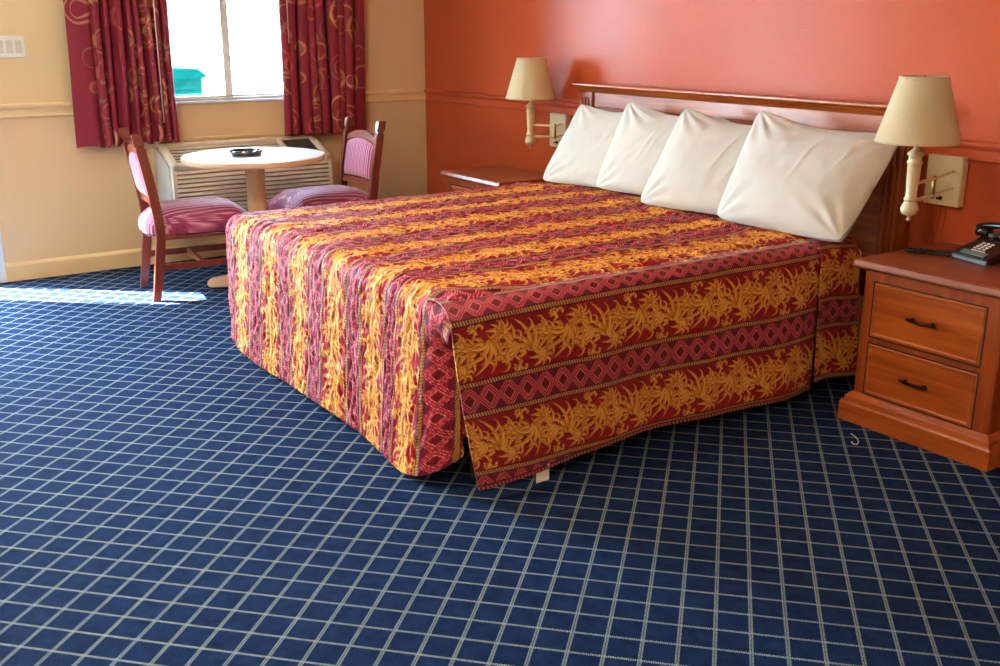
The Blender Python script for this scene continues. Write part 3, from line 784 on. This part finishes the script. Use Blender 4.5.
ZT = .617
def make_spread():
    # --- panel A: top surface and foot drop
    xs = np.arange(1.905, 3.845, .0040)
    y_head, y_fold, yf = -.30, -2.085, -2.155
    flat = abs(y_fold-y_head); r = .065; arc = r*math.pi/2; drop = ZT-r-.030
    ts = np.arange(0, flat+arc+drop, .0040)
    X, T_ = np.meshgrid(xs, ts, indexing='ij')
    Y = np.where(T_ < flat, y_head-T_, 0); Z = np.full(X.shape, ZT)
    a = np.clip((T_-flat)/r, 0, math.pi/2); on = T_ >= flat
    Y = np.where(on, y_fold-r*np.sin(a), Y); Z = np.where(on, ZT-r*(1-np.cos(a)), Z)
    t2 = np.clip(T_-flat-arc, 0, None); Z = Z-t2
    fk = t2/drop                                 # 0 at the edge, 1 at the hem
    # foot drop flares a little and waves near the hem
    Y = Y-.028*fk**1.2-fk*.010*np.sin(X*9+.6)-fk*.012*np.clip((X-3.35)/.3, 0, 1)
    # hem height: slightly lower towards the near corner, rounded at both corners
    Z = Z-fk*.018*np.exp(-((X-3.62)/.12)**2)+fk*.012*np.sin(X*7)
    e = np.clip((X-3.66)/.20, 0, 1); Z = Z+fk*.085*e**2.2; Y = Y+fk*.020*e**2
    e = np.clip((2.02-X)/.12, 0, 1); Z = Z+fk*.030*e**2; X = X+fk*.085*np.clip((2.25-X)/.35, 0, 1)
    # long edges of the top roll over
    e = np.clip((X-3.765)/.07, 0, 1); Z = Z-.034*e**1.8*(1-np.clip(fk*4, 0, 1))
    e = np.clip((1.99-X)/.09, 0, 1); Z = Z-.045*e**2*(1-np.clip(fk*4, 0, 1)); Y = Y+.045*e**2*np.clip(a, 0, 1)
    # shoulder softening at the near foot corner
    e = np.clip((X-3.60)/.24, 0, 1)*np.clip((-1.95-Y)/.2, 0, 1); Z = Z-.018*e**2*(1-np.clip(fk*4, 0, 1))
    e = np.clip((2.5-X)/.55, 0, 1); Z = Z-.014*e*(1-np.clip(fk*4, 0, 1))
    # sleeping-surface undulation
    Z += (1-np.clip(a, 0, 1))*(.010*(vnoise(X*3, Y*3, 3)-.5)+.006*(vnoise(X*9, Y*7, 5)-.5))
    # quilting puffs as real relief
    U = X+np.interp(X, [1.9, 3.3, 3.55, 3.84], [.03, .045, .05, 0.0])
    cor = np.clip((-1.35-Y)/.75, 0, 1); corx = np.clip((X-3.4)/.3, 0, 1)
    U = U+corx*.092*np.where(on, 1, cor**5)
    V = T_
    p = vnoise(U*48+2*vnoise(U*20, V*14, 9), V*15+2*vnoise(U*20, V*16, 11), 1)
    q = 1-np.abs(2*p-1); puff = .0082*(q**.8)+.004*(vnoise(U*16, V*9, 2)-.5)
    # the foot drop wraps round the near corner
    W0 = 3.665; Rc = .15; th = np.clip((X-W0)/Rc, 0, 1.35); wrap = np.clip(fk*5, 0, 1)
    X = X+wrap*((W0+Rc*np.sin(th))-X)*(X > W0); Y = Y+wrap*Rc*(1-np.cos(th))*.85
    nrm_y = -np.sin(a); nrm_z = np.cos(a)
    Y = Y+nrm_y*puff; Z = Z+nrm_z*puff
    # fold bump in front of the pillows
    Z += .012*np.exp(-((Y+.60+.02*np.sin(X*8))/.030)**2)*(T_ < flat)*np.clip((3.7-X)*5, 0, 1)
    colA = spread_color(U, V)
    PA = np.stack([X, Y, Z], -1); uvA = np.stack([U, V], -1)
    # --- panel B: near side drop
    def side(y0, y1, xoff, uoff, zhem, step, skew):
        ys = np.arange(y0, y1, step)
        r2 = .06; L1 = .075; arc2 = r2*math.pi/2
        x_start = 3.885-r2-L1
        tt = np.arange(0, L1+arc2+(ZT-r2-zhem), step)
        Yg, Tg = np.meshgrid(ys, tt, indexing='ij')
        a2 = np.clip((Tg-L1)/r2, 0, math.pi/2)
        Xg = np.where(Tg < L1, x_start+Tg, x_start+L1+r2*np.sin(a2)); Zg = ZT+.006-r2*(1-np.cos(a2))-np.clip(Tg-L1-arc2, 0, None)
        k2 = np.clip(Tg-L1-arc2, 0, None)/(ZT-r2-zhem)
        Xg = Xg+xoff*np.clip(a2, 0, 1)+k2*(.016+.010*np.sin(Yg*6.2+1)+.006*np.sin(Yg*15))+skew*k2*np.clip((Yg-y1+.35)/.35, 0, 1)
        Zg = Zg-.010*np.clip(1-Tg/.03, 0, 1)
        Zg = Zg+.006*(vnoise(Yg*6, Tg*3, 4)-.5)*np.clip(a2+.3, 0, 1)+k2*.010*np.sin(Yg*5+2)
        Ug = Tg+uoff
        Vg = (y_head-Yg)
        pn = .0030*(vnoise(Ug*26, Vg*18, 8)-.5)+.002*(vnoise(Ug*60, Vg*40, 18)-.5)
        Xg = Xg+pn*np.clip(a2, 0, 1); Zg = Zg+pn*(1-np.clip(a2, 0, 1))
        return Xg, Yg, Zg, Ug, Vg, a2, k2
    Xg, Yg, Zg, Ug, Vg, a2, k2 = side(-2.175, -.555, 0, 0, .052, .0020, 0)
    # border starts at u = 3.80 where panel A ends (brown rope line)
    cut = np.clip((-1.55-Yg)/.60, 0, 1)
    Ug = np.interp(Ug, [0, .082, .144, 1.144], [3.731, 3.813, 3.907, 4.907])+.045*cut*k2
    Xg = Xg-.050*cut**1.6*np.clip(1-a2/1.2, 0, 1)            # top line veers inward to the foot corner
    Zg = Zg-.012*cut**2
    # split corner: the free edge leans towards the head end at the bottom
    Yg = Yg+cut*(.070*k2**1.3+.022*np.clip(1-a2, 0, 1)); Xg = Xg+cut**3*.022*k2
    e = np.clip((-2.05-Yg)/.1, 0, 1); Zg = Zg-.0*e
    colB = spread_color(Ug, Vg)
    # hem: thin pink stitched edge
    hem = np.clip(.5-((1-k2)-.020)*160, 0, 1)[..., None]; hz = np.clip(.5-(np.abs((1-k2)-.026)-.004)*260, 0, 1)[..., None]
    zig = np.clip(.5+2*np.sin(Vg*2*np.pi/.016), 0, 1)[..., None]
    colB = colB*(1-hem)+(LIN((176, 88, 84))*zig+LIN((110, 18, 34))*(1-zig))*hem; colB = colB*(1-hz)+LIN((28, 6, 18))*hz
    PB = np.stack([Xg, Yg, Zg], -1); uvB = np.stack([Ug, Vg], -1)
    # --- panel C: narrow end panel beside the pillows
    Xc, Yc, Zc, Uc, Vc, a3, k3 = side(-.565, -.345, .012, 0, .085, .0030, .03)
    Uc = Uc+3.865-.052-.018
    Zc = Zc-.012*np.clip((Yc+.5)/.15, 0, 1)
    colC = spread_color(Uc, Vc+.11)
    PC = np.stack([Xc, Yc, Zc], -1); uvC = np.stack([Uc, Vc], -1)
    # --- panel D: far side drop
    ys = np.arange(-2.10, -.30, .02); tt = np.linspace(0, 1, 24)
    Yd, Td = np.meshgrid(ys, tt, indexing='ij')
    Xd = 1.91-.035*np.sin(np.clip(Td*8, 0, math.pi/2))-.02*Td; Zd = ZT-.045-(ZT-.045-.07)*Td
    PD = np.stack([Xd, Yd, Zd], -1); UD = 1.90-Td*.55; VD = -.30-Yd; colD = spread_color(UD, VD); uvD = np.stack([UD, VD], -1)
    sp = thing('bedspread', (2.89, -1.1, 0), 0, 'red and gold quilted bedspread with leaf and diamond bands covering the bed', 'bedspread')
    off = np.array([2.89, -1.1, 0])
    grid_mesh('quilted_top', PA-off, M_quilt, colA, uvA, sp, thick=.006)
    grid_mesh('side_drop', PB-off, M_drape, colB, uvB, sp, thick=-.006)
    grid_mesh('side_drop', PC-off, M_drape, colC, uvC, sp, thick=-.006)
    grid_mesh('side_drop', PD-off, M_drape, colD, uvD, sp, thick=.006)
    bm = bmesh.new(); t = bmesh.new()
    box(bm, .9965+.024, .9985+.024, -.785, -.735, .006, .062, 0)
    tg = obj('care_tag', bm, M_white, sp); tg['label'] = 'white fabric tag'
make_spread()

# ------------------------------------------------------------------ headboard
hb = thing('headboard', (2.845, -.03, 0), 0, 'cherry wood headboard with moulded cornice behind the four pillows', 'headboard')
hx = 1.035
bm = bmesh.new(); box(bm, -hx+.05, hx-.05, -.028, .0, .42, 1.062, .002); obj('back_panel', bm, M_wood_x, hb)
cor = [(.0, 1.060), (-.052, 1.060), (-.056, 1.068), (-.060, 1.072), (-.072, 1.084), (-.088, 1.090), (-.094, 1.096), (-.094, 1.106), (.0, 1.106)]
bm = bmesh.new(); prism(bm, cor, 'x', -hx-.010, hx+.045); bmesh.ops.bevel(bm, geom=[e for e in bm.edges if abs((e.verts[0].co-e.verts[1].co).x) > 1], offset=.002, segments=1, affect='EDGES'); obj('cornice', bm, M_wood_x, hb)
bm = bmesh.new(); box(bm, -hx+.10, hx-.10, -.040, -.02, .985, 1.062, .004); box(bm, -hx+.10, hx-.10, -.040, -.02, .42, .50, .004); obj('rail', bm, M_wood_x, hb)
for s in (-1, 1):
    bm = bmesh.new()
    box(bm, s*(hx-.055)-.055, s*(hx-.055)+.055, -.052, .0, 0, 1.062, .004)
    for k in (-1, 0, 1): box(bm, s*(hx-.055)+k*.026-.005, s*(hx-.055)+k*.026+.005, -.058, -.04, .10, 1.03, .003)
    obj('post', bm, M_wood_z, hb)

# ------------------------------------------------------------------ pillows
def pillow(label, BL, BR, TR, TL_, th, seed, tuck=.03):
    n = 90
    BL, BR, TR, TL_ = map(lambda p: np.array(p, float), (BL, BR, TR, TL_))
    ctr = (BL+BR+TR+TL_)/4
    nrm = np.cross(BR-BL, TL_-BL); nrm /= np.linalg.norm(nrm)
    if nrm[1] > 0: nrm = -nrm
    s = np.linspace(0, 1, n); Sg, Tg = np.meshgrid(s, s, indexing='ij')
    def base(Sg, Tg):
        a, b = 2*Sg-1, 2*Tg-1
        # concave sides, pointed corners
        pin = .012
        S2 = .5+.5*a*(1-pin*(1-b**2)*np.abs(a)**3); T2 = .5+.5*b*(1-pin*(1-a**2)*np.abs(b)**3)
        P = (BL[None, None]*((1-S2)*(1-T2))[..., None]+BR[None, None]*(S2*(1-T2))[..., None]+TR[None, None]*(S2*T2)[..., None]+TL_[None, None]*((1-S2)*T2)[..., None])
        return P, a, b
    rc = 1-.055*(np.abs(2*Sg-1)**5)*(np.abs(2*Tg-1)**5)
    P, a, b = base(.5+(Sg-.5)*rc, .5+(Tg-.5)*rc)
    P[..., 2] -= .030*np.sin(np.pi*np.clip(Sg*1.15, 0, 1))**1.2*np.clip(Tg, 0, 1)**3
    prof = (np.clip(1-np.abs(a)**2.6, 0, 1)*np.clip(1-np.abs(b)**2.6, 0, 1))**.55
    sag = 1+.18*(-b)                               # fuller toward the bottom
    wr = 0
    r = np.random.RandomState(seed)
    # creases radiating from the corners and a few pressed folds
    for cxs, cys in ((-1, 1), (1, 1), (1, -1), (-1, -1)):
        da, db = a-cxs, b-cys; rho = np.hypot(da, db); phi = np.arctan2(db, da)
        wr = wr+.0050*np.sin(phi*15+r.uniform(0, 6)+1.5*vnoise(a*2+5, b*2+5, seed))*np.exp(-((rho-.35)/.33)**2)
    wr = wr+.0035*(vnoise(a*2+9, b*3+9, seed+3)-.5)*2+.002*(vnoise(a*9+9, b*6+9, seed+4)-.5)*2
    for k in range(3):
        th0 = 1.15+r.uniform(-.1, .1); c0 = r.uniform(-.2, .5); dist = a*math.sin(th0)-b*math.cos(th0)*.35-c0-k*.05
        wr = wr+.0035*np.exp(-(dist/.014)**2)*np.exp(-((b-.15)/.45)**2)
    front = P+nrm*((th*prof*sag+wr*np.clip(prof*1.6, 0, 1)))[..., None]
    back = P-nrm*((th*.32*prof))[..., None]
    V = np.concatenate([front.reshape(-1, 3), back.reshape(-1, 3)])
    idx = np.arange(n*n).reshape(n, n)
    q = np.stack([idx[:-1, :-1], idx[1:, :-1], idx[1:, 1:], idx[:-1, 1:]], -1).reshape(-1, 4)
    Q = np.concatenate([q, q[:, ::-1]+n*n])
    o = raw_mesh('pillow', V-ctr, Q, M_linen)
    bmm = bmesh.new(); bmm.from_mesh(o.data); bmesh.ops.remove_doubles(bmm, verts=bmm.verts[:], dist=1e-5)
    bmesh.ops.recalc_face_normals(bmm, faces=bmm.faces[:]); bmm.to_mesh(o.data); bmm.free()
    o.location = ctr+np.array([0, 0, .006])
    return tag(o, label, 'pillow', 'white pillows leaning on the headboard')
pillow('leftmost white pillow leaning against the headboard, by the far nightstand', (1.975, -.46, .615), (2.50, -.36, .625), (2.50, -.115, 1.0), (1.895, -.140, 1.000), .050, 11)
pillow('second white pillow from the left, overlapping the leftmost one', (2.395, -.44, .628), (2.93, -.37, .630), (3.00, -.120, .985), (2.35, -.20, 1.045), .060, 12)
pillow('third white pillow from the left, with a blunt puffed top corner', (2.885, -.59, .632), (3.44, -.47, .632), (3.44, -.13, .975), (2.79, -.240, 1.04), .070, 13)
pillow('rightmost and largest-looking white pillow, nearest the telephone', (3.345, -.575, .632), (3.955, -.53, .622), (3.905, -.16, .985), (3.245, -.240, 1.06), .090, 14)

# ------------------------------------------------------------------ nightstands
def nightstand(loc, dep, label):
    t = thing('nightstand', loc, 0, label, 'nightstand')   # local: x 0..0.6, y 0 = front edge of top, +y to wall
    bm = bmesh.new(); box(bm, .035, .565, .030, dep, .10, .572, .003); obj('body', bm, M_wood_z, t)
    bm = bmesh.new()
    prism(bm, [(-.0, .586), (.006, .600), (.012, .604), (dep, .604), (dep, .572), (.014, .572), (.008, .576), (0, .580)], 'x', .0, .60)
    bmesh.ops.bevel(bm, geom=[e for e in bm.edges if abs(e.verts[0].co.x-e.verts[1].co.x) < .01 and max(e.verts[0].co.z, e.verts[1].co.z) > .59], offset=.003, segments=1, affect='EDGES')
    obj('top', bm, M_wood_top, t)
    bm = bmesh.new()
    b0 = [(0, 0), (0, .068), (.005, .076), (.012, .082), (.014, .094), (.024, .104), (.032, .112), (.10, .112), (.10, 0)]
    # mitred plinth: stack of nested slabs following the moulding
    lev = [(0, 0), (0, .068), (.005, .076), (.012, .080), (.013, .092), (.022, .102), (.031, .110)]
    rings = []
    for d, z in lev:
        rings.append([bm.verts.new(p) for p in ((.002+d, -.006+d, z), (.598-d, -.006+d, z), (.598-d, dep, z), (.002+d, dep, z))])
    for A, B in zip(rings, rings[1:]):
        for k in range(4): bm.faces.new((A[k], A[(k+1) % 4], B[(k+1) % 4], B[k]))
    bm.faces.new(rings[0][::-1]); bm.faces.new(rings[-1]); obj('plinth', bm, M_wood_x, t)
    for z0, z1 in ((.112, .305), (.330, .530)):
        bm = bmesh.new(); xa, xb = .078, .505
        # raised frame moulding with a flat field inside
        fr = [(0, .0), (.006, -.006), (.013, -.006), (.0175, -.0028)]
        rings = []
        for d, dy in fr:
            rings.append([bm.verts.new(p) for p in ((xa+d, .030+dy, z0+d), (xb-d, .030+dy, z0+d), (xb-d, .030+dy, z1-d), (xa+d, .030+dy, z1-d))])
        for A, B in zip(rings, rings[1:]):
            for k in range(4): bm.faces.new((A[k], A[(k+1) % 4], B[(k+1) % 4], B[k]))
        rings2 = [[bm.verts.new(p) for p in ((xa+.0175, .0272, z0+.0175), (xb-.0175, .0272, z0+.0175), (xb-.0175, .0272, z1-.0175), (xa+.0175, .0272, z1-.0175))]]
        bm.faces.new(rings2[0])
        dr = obj('drawer', bm, M_wood_x, t)
        bm = bmesh.new(); box(bm, xa-.004, xb+.004, .0285, .0295, z0-.004, z1+.004); obj('drawer_gap', bm, M_dark, t)
        zc = (z0+z1)/2; xc = .283
        bm = bmesh.new()
        tube(bm, [(xc-.052, .012, zc), (xc-.040, .007, zc+.001), (xc, .004, zc-.001), (xc+.040, .007, zc+.001), (xc+.052, .012, zc)], [.003, .0045, .0050, .0045, .003], 10)
        for s in (-1, 1):
            tube(bm, [(xc+s*.038, .030, zc), (xc+s*.038, .007, zc)], [.008, .0045], 12)
            bmesh.ops.create_icosphere(bm, subdivisions=2, radius=.0055, matrix=Matrix.Translation((xc+s*.052, .012, zc)))
        obj('handle', bm, M_bronze, dr, smooth=True)
    return t
nightstand((4.060, -.600, 0), .540, 'cherry wood two-drawer nightstand on the right, holding the telephone')
nightstand((1.205, -.612, 0), .440, 'cherry wood nightstand with bare top beyond the bed')

# ------------------------------------------------------------------ wall lamps
def wall_lamp(plate, stem, elbow, ztop, label):
    """plate (x,z centre), stem (x,y); ztop = top of the shade"""
    t = thing('wall_lamp', (plate[0], 0, plate[1]), 0, label, 'wall lamp')
    ox, oz = plate
    bm = bmesh.new(); box(bm, -.075, .075, -.038, 0, -.095, .095, .004); pl = obj('wall_plate', bm, M_beige, t)
    bm = bmesh.new(); lathe(bm, [(.008, 0), (.008, .006), (.003, .008), (.003, .02), (.005, .022)], 14, Matrix.Translation((-.002, -.038, -.066)) @ Matrix.Rotation(math.pi/2, 4, 'X')); obj('switch_knob', bm, M_bronze, pl)
    sx, sy = stem[0]-ox, stem[1]
    z0 = ztop-oz
    for dz in (.040, -.022):
        bm = bmesh.new()
        tube(bm, smoothcurve([(.045, -.036, dz), (.045, -.06, dz), (elbow[0]-ox, elbow[1], dz), (sx, sy, dz-.002)], 8), .0062, 10); obj('swing_arm', bm, M_beige, t, smooth=True)
    bm = bmesh.new(); tube(bm, [(elbow[0]-ox, elbow[1], -.032), (elbow[0]-ox, elbow[1], .050)], .007); obj('elbow_pin', bm, M_brass, t, smooth=True)
    T2 = Matrix.Translation((sx, sy, 0))
    h = z0-.222        # underside of the shade
    pr = [(0, -.285), (.005, -.283), (.008, -.277), (.004, -.270), (.010, -.264), (.024, -.258), (.030, -.248), (.031, -.236), (.027, -.226), (.024, -.218), (.020, -.212),
          (.024, -.206), (.024, -.200), (.019, -.196), (.0185, -.180), (.022, -.120), (.023, -.078), (.0265, -.074), (.0265, -.068), (.022, -.063), (.022, -.050), (.028, -.045), (.028, -.038),
          (.021, -.032), (.012, -.024), (.009, -.016), (.009, .04)]
    bm = bmesh.new(); lathe(bm, [(max(r, .0004), z*(1 if z > -.03 else .97)+h) for r, z in pr], 32, T2); obj('stem', bm, M_beige, t, smooth=True, angle=60)
    bm = bmesh.new(); lathe(bm, [(.014, h+.04), (.016, h+.045), (.016, h+.09), (.012, h+.095)], 20, T2); obj('socket', bm, M_brass, t, smooth=True, angle=40)
    bm = bmesh.new(); lathe(bm, [(.012, h+.095), (.020, h+.12), (.030, h+.145), (.028, h+.17), (.016, h+.188), (.001, h+.194)], 24, T2); obj('light_bulb', bm, plain('frosted_bulb', (235, 232, 224), .3), t, smooth=True)
    # shade: double-walled open cone with rolled rims
    bm = bmesh.new(); rt_, rb = .080, .141
    lathe(bm, [(rb, h), (rb+.0015, h+.006), (rb-.001, h+.008), (rt_+.001, z0-.008), (rt_+.0025, z0-.006), (rt_, z0), (rt_-.003, z0), (rb-.003, h), (rb, h)], 64, T2, cap=False)
    obj('lamp_shade', bm, M_shade, t, smooth=True, angle=50)
    bm = bmesh.new()
    for k in range(3):
        a = k*2*math.pi/3+.4; tube(bm, [(sx, sy, z0-.012), (sx+.086*math.cos(a), sy+.086*math.sin(a), z0-.006)], .0015, 6)
    tube(bm, [(sx, sy, h+.19), (sx, sy, z0+.004)], .002, 6); obj('shade_spider', bm, M_brass, t)
    bm = bmesh.new()
    for dx in (-.028, -.004):
        tube(bm, smoothcurve([(dx+.012, -.012, -.093), (dx+.006, -.008, -.16), (dx-.006*(1 if dx < -.01 else -.4), -.006, -.26), (dx-.016*(1 if dx < -.01 else -.2), -.006, -.40), (dx-.02, -.006, -.75)], 6), .0028, 8)
    cd = obj('power_cord', bm, M_orange, t, smooth=True); cd['label'] = 'cord painted over in the wall colour'
wall_lamp((4.010, .832), (4.160, -.45), (4.125, -.27), 1.237, 'beige swing-arm wall lamp with cone shade above the telephone')
wall_lamp((1.560, .828), (1.522, -.20), (1.66, -.13), 1.232, 'beige swing-arm wall lamp with cone shade on the far side of the bed')

# ------------------------------------------------------------------ telephone
ph = thing('telephone', (4.241, -.291, .6052), math.radians(-13), 'black push-button desk telephone on the right nightstand', 'telephone')
bm = bmesh.new()
pw_ = .165
side_p = [(0, .004), (0, .022), (.010, .034), (.100, .078), (.120, .092), (.200, .100), (.215, .085), (.218, .004)]
prism(bm, side_p, 'x', 0, pw_); bmesh.ops.bevel(bm, geom=bm.edges[:], offset=.004, segments=2, affect='EDGES')
body = obj('body', bm, M_black, ph, smooth=True, angle=40)
bm = bmesh.new(); box(bm, .004, pw_-.004, -.003, .006, .003, .020, .002); box(bm, .002, pw_-.004, .003, .21, 0, .004); obj('base_skirt', bm, M_greyplastic, ph)
sl = math.atan2(.044, .090)
K = Matrix.Translation((.082, .012, .0365)) @ Matrix.Rotation(sl, 4, 'X')
bm = bmesh.new(); box(bm, -.055, .055, -.004, .022, -.002, .003, .001, 1, K); obj('number_card_window', bm, plain('dull_green_window', (98, 112, 100), .3), body)
bm = bmesh.new(); box(bm, -.028, .034, .024, .029, 0, .004, .001, 1, K); obj('card_slip', bm, M_key, body)
for i in range(4):
    for j in range(3):
        bm = bmesh.new(); box(bm, -.030+j*.020, -.018+j*.020, .036+i*.0145, .045+i*.0145, 0, .006, .0015, 1, K); obj('push_button', bm, M_key, body)
bm = bmesh.new()
for sx_ in (.040, .125):
    box(bm, sx_-.012, sx_+.012, .130, .195, .094, .112, .005)
box(bm, .052, .113, .150, .175, .094, .104, .003)
obj('cradle', bm, M_greyplastic, ph)
bm = bmesh.new()
pts = smoothcurve([(-.035, .160, .122), (-.012, .160, .136), (.04, .160, .148), (.08, .160, .151), (.12, .160, .148), (.17, .160, .136), (.195, .160, .122)], 5)
tube(bm, pts, [.016+.006*abs(2*i/(len(pts)-1)-1)**2 for i in range(len(pts))], 16)
for xx_ in (-.018, .180):
    lathe(bm, [(.012, .086), (.030, .090), (.032, .102), (.030, .120), (.022, .138), (.006, .146)], 28, Matrix.Translation((xx_, .160, 0)))
obj('handset', bm, M_black, ph, smooth=True, angle=50)
bm = bmesh.new()
loop = smoothcurve([(4.255, -.250, .622), (4.20, -.262, .613), (4.13, -.292, .612), (4.092, -.318, .612), (4.094, -.338, .612), (4.13, -.338, .612), (4.19, -.312, .612), (4.250, -.288, .613)], 26)
coil = []
for i, p in enumerate(loop):
    t0 = loop[min(i+1, len(loop)-1)]-loop[max(i-1, 0)]; t0.normalize(); s1 = Vector((-t0.y, t0.x, 0)); a = i*1.9
    coil.append(p+(s1*math.cos(a)+Vector((0, 0, 1))*math.sin(a))*.0062)
tube(bm, coil, .0036, 6)
inv = ph.matrix_basis if False else (Matrix.Translation((4.241, -.291, .604)) @ Matrix.Rotation(math.radians(-13), 4, 'Z'))
bmesh.ops.transform(bm, matrix=inv.inverted(), verts=bm.verts[:])
obj('coiled_cord', bm, M_black, ph, smooth=True)
ph.scale = (1, 1, .74)

# loose thread on the carpet
bm = bmesh.new(); tube(bm, smoothcurve([(4.20, -.705, .004), (4.235, -.725, .007), (4.262, -.745, .006), (4.275, -.772, .004), (4.258, -.778, .006), (4.250, -.760, .004)], 6), .0014, 6)
tag(obj('loose_thread', bm, M_white, smooth=True), 'short curled pale thread lying on the carpet before the right nightstand', 'thread')

# ------------------------------------------------------------------ warm fill lamps, added out of view to brighten the room
cl = thing('added_fill_lamp', (3.3, -3.7, 2.5), 0, 'unseen round fill lamp added above the middle of the room', 'fill lamp')
bm = bmesh.new(); lathe(bm, [(.20, 0), (.21, -.02), (.19, -.03)], 40); obj('fill_lamp_base', bm, M_white, cl)
mg, nt, b = new_mat('fill_lamp_glow'); b.inputs['Emission Color'].default_value = (1, .78, .54, 1); b.inputs['Emission Strength'].default_value = 85
bm = bmesh.new(); lathe(bm, [(.185, -.025), (.17, -.07), (.10, -.10), (.001, -.11)], 40); obj('fill_lamp_glass', bm, mg, cl, smooth=True)

cl2 = copy_tree(cl); cl2.location = (6.2, -4.9, 2.5); cl2['label'] = 'unseen round fill lamp added in the corner beyond the nightstand'  # second added fill, lifts the bed side and nightstand fronts
# ------------------------------------------------------------------ light
W = bpy.data.worlds.new('sky'); S.world = W; W.use_nodes = True
bg = W.node_tree.nodes['Background']; bg.inputs['Color'].default_value = (.50, .75, 1.0, 1); bg.inputs['Strength'].default_value = 40.0
def sun(d, e, col):
    s = bpy.data.lights.new('sun', 'SUN'); s.energy = e; s.angle = math.radians(.6); s.color = col
    o = bpy.data.objects.new('sun', s); C.objects.link(o)
    o.rotation_euler = Vector(d).to_track_quat('-Z', 'Y').to_euler(); return o
sun((.64*.669, .768*.669, -.743), 82, (1, .96, .88))
def portal(y0, y1, z0, z1, name):
    l = bpy.data.lights.new(name, 'AREA'); l.shape = 'RECTANGLE'; l.size = z1-z0; l.size_y = y1-y0
    o = bpy.data.objects.new(name, l); C.objects.link(o); o.location = (-.16, (y0+y1)/2, (z0+z1)/2)
    o.rotation_euler = (0, -math.pi/2, 0); l.cycles.is_portal = True
portal(DY0, DY1, 0, DZ, 'door_portal'); portal(WY0, WY1, WZ0, WZ1, 'window_portal')

S.view_settings.view_transform = 'Standard'; S.view_settings.look = 'None'
S.view_settings.exposure = 0.9; S.view_settings.gamma = 1; S.view_settings.use_curve_mapping = False
S.cycles.use_denoising = True
S.cycles.max_bounces = 10; S.cycles.diffuse_bounces = 6; S.cycles.glossy_bounces = 4; S.cycles.caustics_reflective = False; S.cycles.caustics_refractive = False
S.cycles.sample_clamp_indirect = 12
